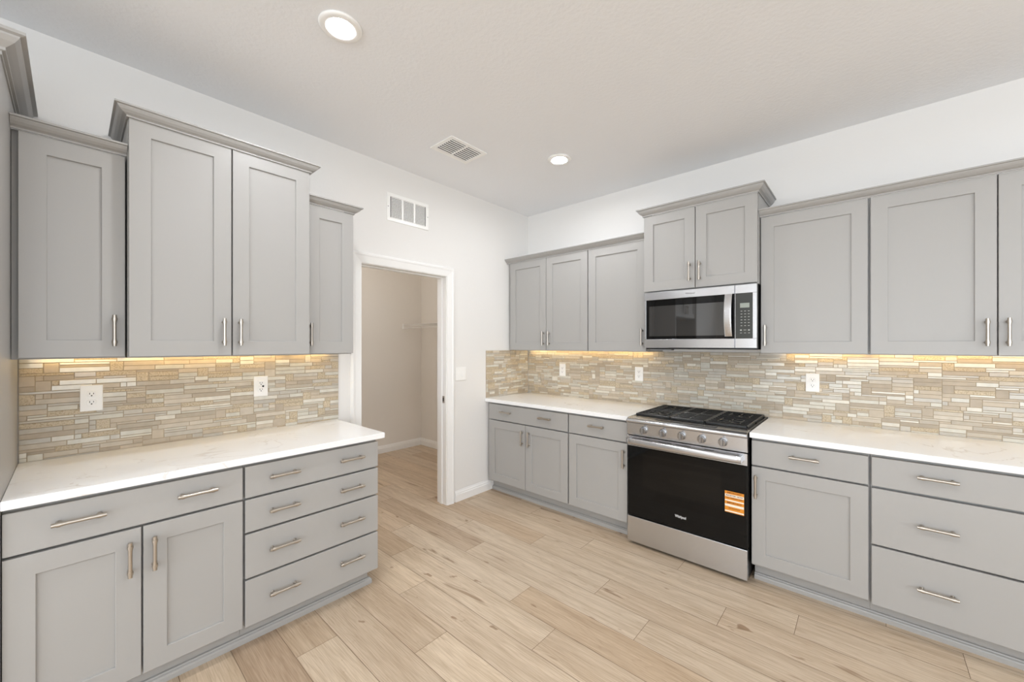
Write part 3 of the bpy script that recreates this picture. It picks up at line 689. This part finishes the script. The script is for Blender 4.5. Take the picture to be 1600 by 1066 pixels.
# ------------------------------------------------------------------ microwave
def make_micro():
    x0, x1, z0, z1 = 1.497, 2.250-0.004, 1.408, 1.8235
    F0 = 0.402
    r = thing('microwave', 'stainless over-the-range microwave with dark window and keypad', 'microwave', ((x0+x1)/2, -0.2, 1.396))
    bm = BM(); box(bm, FB, x0+0.002, x1-0.001, 0.010, 0.372, 1.398, z1-0.001, 0.002)
    obj('body', bm, 'black', r)
    bm = BM(); box(bm, FB, x0+0.03, x0+0.19, 0.30, 0.36, 1.388, 1.398, 0.002)
    for i in range(12): box(bm, FB, x0+0.035+i*0.0128, x0+0.041+i*0.0128, 0.36, 0.3625, 1.389, 1.397)
    obj('vent_grille', bm, 'grey_enamel', r)
    split = 2.1185
    bm = BM(); zt, zb = 1.766, 1.472
    box(bm, FB, x0, split-0.0012, 0.3735, F0, zt, z1, 0.002); box(bm, FB, x0, split-0.0012, 0.3735, F0, z0, zb, 0.002)
    box(bm, FB, x0, x0+0.016, 0.3735, F0, zb, zt, 0.001)
    door = obj('door', bm, 'steel', r)
    bm = BM(); box(bm, FB, x0+0.016, split-0.0012, 0.376, F0-0.0015, zb, zt); obj('door_glass', bm, 'blackglass', door)
    bm = BM(); box(bm, FB, x0+0.040, split-0.062, F0-0.0014, F0-0.0011, zb+0.022, zt-0.048, 0); obj('window', bm, 'mwglass', door)
    # curved handle
    bm = BM(); b2 = BM(); n = 18; secs = []
    ha, hb, h0, h1 = 2.062, 2.106, 1.486, 1.766
    for i in range(n+1):
        t = i/n; z = h0+(h1-h0)*t; s = 2*t-1; d = F0+0.012+0.030*(1-s*s)
        secs.append([b2.verts.new(FB(u, dd, z)) for u, dd in ((ha+0.003, d-0.006), (ha, d), (ha+0.006, d+0.004), (hb-0.006, d+0.004), (hb, d), (hb-0.003, d-0.006))])
    for a, b in zip(secs, secs[1:]):
        for j in range(6):
            f = b2.faces.new((a[j], a[(j+1) % 6], b[(j+1) % 6], b[j])); f.smooth = False
    b2.faces.new(secs[0]); b2.faces.new(secs[-1]); bmesh.ops.recalc_face_normals(b2, faces=b2.faces); merge(bm, b2)
    for z in (h0+0.002, h1-0.014): box(bm, FB, ha+0.006, hb-0.006, F0-0.0012, F0+0.012, z, z+0.012)
    obj('handle', bm, 'steel', door)
    # control side
    bm = BM(); ca, cb = 2.128, 2.222
    box(bm, FB, split+0.0012, x1, 0.3735, F0, 1.766, z1, 0.002); box(bm, FB, split+0.0012, x1, 0.3735, F0, z0, 1.472, 0.002)
    box(bm, FB, cb, x1, 0.3735, F0, 1.4715, 1.7665, 0.001); box(bm, FB, split+0.0012, split+0.004, 0.3735, F0, 1.4715, 1.7665)
    cs = obj('control_panel', bm, 'steel', r)
    bm = BM(); box(bm, FB, split+0.004, cb, 0.376, F0-0.001, 1.472, 1.766); kp = obj('keypad', bm, 'panelglass', cs)
    bm = BM(); box(bm, FB, 2.150, 2.204, F0-0.001, F0-0.0006, 1.672, 1.702); obj('display', bm, 'lcd', kp)
    keys = [(2.153+cc*0.021, 2.163+cc*0.021, 1.648-rr*0.019, 1.6515-rr*0.019) for rr in range(6) for cc in range(3)]
    keys += [(2.150, 2.160, 1.522, 1.530), (2.196, 2.206, 1.522, 1.530), (2.170, 2.186, 1.525, 1.528)] + [(2.150+cc*0.023, 2.161+cc*0.023, 1.506, 1.509) for cc in range(3)]
    for a, b, c_, d_ in keys:
        bm = BM(); box(bm, FB, a, b, F0-0.001, F0-0.0007, c_, d_); obj('key', bm, 'legend', kp)
    text('brand_logo', 'Whirlpool', 0.018, 1.835, -F0-0.0002, 1.795, 'logogrey', door, width=0.062)
make_micro()

# ------------------------------------------------------------------ outlets and switch
def outlet(F, u, z, d, lab, style='duplex'):
    r = thing('wall_outlet', lab, 'outlet', F(u, d, z-0.058), 'white wall outlets on the backsplash')
    bm = BM(); box(bm, F, u-0.037, u+0.037, d, d+0.006, z-0.061, z+0.061, 0.002, seg=2); obj('cover_plate', bm, 'plastic', r)
    D = d+0.006
    for k, s in enumerate((-0.0195, 0.0195)):
        bm = BM(); b2 = BM()
        if style == 'duplex':
            Mx = F.mtx() @ Matrix.Translation((u, 0, z+s)) @ Matrix.Rotation(R(-90), 4, 'X')
            # F.mtx maps (u, d, z)
            ring = []
            prof = [(math.cos(t)*0.0165, max(-0.0135, min(0.0135, math.sin(t)*0.0165))) for t in [2*math.pi*i/28 for i in range(28)]]
        else:
            q = 0.0165; prof = [(-q, -0.0175), (q, -0.0175), (q, 0.0175), (-q, 0.0175)]
        a = [b2.verts.new(F(u+x, D, z+s+y)) for x, y in prof]; b = [b2.verts.new(F(u+x*0.96, D+0.0018, z+s+y*0.96)) for x, y in prof]
        n = len(prof)
        for i in range(n): b2.faces.new((a[i], a[(i+1) % n], b[(i+1) % n], b[i]))
        b2.faces.new(b); b2.faces.new(a); merge(bm, b2)
        E = D+0.0018
        for x, hh in ((-0.0062, 0.0042), (0.0062, 0.0035)): box(bm, F, u+x-0.0012, u+x+0.0012, E-0.0002, E+0.0002, z+s+0.002-hh, z+s+0.002+hh, 0, 1)
        box(bm, F, u-0.0024, u+0.0024, E-0.0002, E+0.0002, z+s-0.0105, z+s-0.0055, 0, 1)
        obj('socket', bm, ['plastic', 'slot'], r)
    if style == 'gfci':
        bm = BM(); box(bm, F, u+0.006, u+0.0155, D+0.0018, D+0.003, z-0.0055, z+0.0055, 0.0005); obj('reset_button', bm, 'slot', r)
    return r
TD = 0.0088
outlet(FA, -3.232, 1.177, TD, 'white wall outlet at left on the backsplash, nearest the tall end panel')
outlet(FA, -2.534, 1.178, TD, 'white outlet with a dark reset button nearest the pantry doorway', 'gfci')
outlet(FB, 0.467, 1.177, TD, 'small white outlet on the backsplash nearest the room corner')
outlet(FB, 1.279, 1.176, TD, 'white outlet on the backsplash just left of the range')
outlet(FB, 2.499, 1.177, TD, 'white outlet on the backsplash right of the range')
r = thing('light_switch', 'white double rocker light switch right of the pantry doorway', 'light switch', FA(-0.950, 0, 1.11))
bm = BM(); box(bm, FA, -1.008, -0.892, 0.0003, 0.006, 1.107, 1.228, 0.002, seg=2); obj('cover_plate', bm, 'plastic', r)
for u in (-0.973, -0.927):
    bm = BM(); prism(bm, [(0.0061, 1.135), (0.009, 1.135), (0.0072, 1.168), (0.0078, 1.201), (0.0061, 1.201)], u-0.0165, u+0.0165, FA); obj('rocker', bm, 'plastic', r)

# ------------------------------------------------------------------ vents
def wall_vent():
    u0, u1, z0, z1 = -1.690, -1.306, 2.392, 2.610
    r = thing('return_vent', 'white louvred return vent on the wall above the pantry doorway', 'vent', FA((u0+u1)/2, 0, z0))
    bm = BM(); t = 0.028
    box(bm, FA, u0, u1, 0.0005, 0.007, z0, z0+t, 0.002); box(bm, FA, u0, u1, 0.0005, 0.007, z1-t, z1, 0.002)
    box(bm, FA, u0, u0+t, 0.0005, 0.0068, z0+t, z1-t); box(bm, FA, u1-t, u1, 0.0005, 0.0068, z0+t, z1-t)
    iw = (u1-u0-2*t); 
    for k in (1, 2): c_ = u0+t+iw*k/3; box(bm, FA, c_-0.007, c_+0.007, 0.0005, 0.0066, z0+t, z1-t)
    obj('frame', bm, 'plastic', r)
    bm = BM(); box(bm, FA, u0+t, u1-t, 0.0003, 0.0009, z0+t, z1-t); obj('backing', bm, 'ventdark', r)
    for k in range(3):
        bm = BM(); a = u0+t+iw*k/3+0.007; b = u0+t+iw*(k+1)/3-0.007; n = 15
        for i in range(n):
            z = z0+t+(z1-z0-2*t)*(i+0.5)/n
            prism(bm, [(0.0012, z+0.0035), (0.0022, z+0.0042), (0.0064, z-0.0035), (0.0054, z-0.0045)], a, b, FA)
        obj('louvre_bank', bm, 'plastic', r)
    for u in (u0+0.010, u1-0.010):
        bm = BM(); lathe(bm, [(0.004, 0), (0.003, 0.0015)], Matrix.Translation(FA(u, 0.007, (z0+z1)/2)) @ Matrix.Rotation(R(90), 4, 'Y'), 10)
        obj('screw', bm, 'steel_knob', r)
wall_vent()
def ceil_vent():
    x0, x1, y0, y1 = 0.459, 0.700, -1.620, -1.290; Z = CEIL
    r = thing('ceiling_vent', 'white louvred supply register in the ceiling', 'vent', ((x0+x1)/2, (y0+y1)/2, Z))
    bm = BM(); t = 0.030
    for a, b, c_, d in ((x0, x1, y0, y0+t), (x0, x1, y1-t, y1), (x0, x0+t, y0+t, y1-t), (x1-t, x1, y0+t, y1-t), (x0+t, x1-t, (y0+y1)/2-0.007, (y0+y1)/2+0.007)):
        box(bm, FW, a, b, c_, d, Z-0.007, Z-0.0005, 0.0015)
    obj('frame', bm, 'plastic', r)
    bm = BM(); box(bm, FW, x0+t, x1-t, y0+t, y1-t, Z-0.0012, Z-0.0004); obj('backing', bm, 'ventdark', r)
    for s in (0, 1):
        bm = BM(); ya = y0+t if s == 0 else (y0+y1)/2+0.007; yb = (y0+y1)/2-0.007 if s == 0 else y1-t; n = 8
        for i in range(n):
            x = x0+t+(x1-x0-2*t)*(i+0.5)/n
            quadbox(bm, [Vector(p) for p in ((x+0.0015, ya, Z-0.0040), (x+0.0015, yb, Z-0.0040), (x-0.003, yb, Z-0.0095), (x-0.003, ya, Z-0.0095),
                                    (x+0.0007, ya, Z-0.0034), (x+0.0007, yb, Z-0.0034), (x-0.0038, yb, Z-0.0089), (x-0.0038, ya, Z-0.0089))])
        obj('louvre_bank', bm, 'plastic', r)
ceil_vent()

# ------------------------------------------------------------------ ceiling lights
def can_meshes():
    bm = BM(); lathe(bm, [(0.053, -0.002), (0.056, -0.0085), (0.062, -0.0105), (0.080, -0.0105), (0.087, -0.0075), (0.090, -0.0005), (0.053, -0.0005)], Matrix.Identity(4), 48, 0, False)
    a = bpy.data.meshes.new('trim_ring'); bmesh.ops.recalc_face_normals(bm, faces=bm.faces); bm.to_mesh(a); bm.free(); a.materials.append(M['plastic'])
    bm = BM(); lathe(bm, [(0.0525, -0.001), (0.0525, -0.0045), (0.045, -0.0050), (0.0002, -0.0050)], Matrix.Identity(4), 48, 0, False)
    b = bpy.data.meshes.new('diffuser'); bmesh.ops.recalc_face_normals(bm, faces=bm.faces); bm.to_mesh(b); bm.free(); b.materials.append(M['lamp'])
    return a, b
CA, CB = can_meshes()
cans = [(1.04, -2.512, 'round recessed ceiling light, lit, nearest the camera at top left'), (1.037, -0.866, 'round recessed ceiling light, lit, near the room corner by the vent'),
        (2.75, -2.55, 'round recessed ceiling light above the camera'), (4.45, -0.87, 'round recessed ceiling light far right by the range wall'), (4.45, -2.55, 'round recessed ceiling light right of the camera'),
        (1.04, -4.9, 'round recessed ceiling light behind the camera on the left'), (2.75, -4.9, 'round recessed ceiling light straight behind the camera'), (4.45, -4.9, 'round recessed ceiling light behind the camera on the right')]
for i, (x, y, lab) in enumerate(cans):
    r = thing('recessed_light', lab, 'ceiling light', (x, y, CEIL), 'recessed ceiling lights')
    for nm, me in (('trim_ring', CA), ('diffuser', CB)):
        o = bpy.data.objects.new(nm, me); COL.objects.link(o); o.parent = r
r = thing('pantry_light', 'round white ceiling light inside the pantry', 'ceiling light', (-1.05, -1.7, CEIL))
bm = BM(); lathe(bm, [(0.11, -0.0005), (0.11, -0.02), (0.105, -0.022)], Matrix.Translation((-1.05, -1.7, CEIL)), 40); obj('base', bm, 'plastic', r)
bm = BM(); lathe(bm, [(0.045, -0.0225), (0.05, -0.05), (0.03, -0.075), (0.0002, -0.08)], Matrix.Translation((-1.05, -1.7, CEIL)), 40, 0, False); obj('diffuser', bm, 'lamp_pantry', r)

# ------------------------------------------------------------------ pantry wire shelf
def wire_shelf():
    z = 1.700; xa, xb = -1.962, -0.16; yb, yf = -0.020, -0.305
    r = thing('wire_shelf', 'white wire shelf on the end wall inside the pantry', 'shelf', ((xa+xb)/2, yb, z))
    bm = BM()
    n = 72
    for i in range(n+1):
        x = xa+(xb-xa)*i/n
        tube(bm, (x, yb, z), (x, yf, z), 0.0018, 5); tube(bm, (x, yf, z), (x, yf-0.001, z-0.045), 0.0018, 5)
    obj('cross_wires', bm, 'wire', r)['kind'] = 'stuff'
    bm = BM()
    for y, zz, q in ((yb, z-0.003, 0.003), ((yb+yf)/2, z-0.003, 0.003), (yf, z+0.002, 0.0032), (yf-0.001, z-0.045, 0.0035)):
        tube(bm, (xa, y, zz), (xb, y, zz), q*1.3, 8)
    obj('long_wires', bm, 'wire', r)
    bm = BM(); box(bm, FW, -1.9695, -1.961, yf-0.012, yf+0.010, z-0.055, z+0.018, 0.002); obj('end_bracket', bm, 'plastic', r)
    for x in (-1.25, -0.65):
        bm = BM(); tube(bm, (x, yf+0.004, z-0.006), (x, yb+0.006, z-0.28), 0.004, 8); obj('brace', bm, 'wire', r)
wire_shelf()
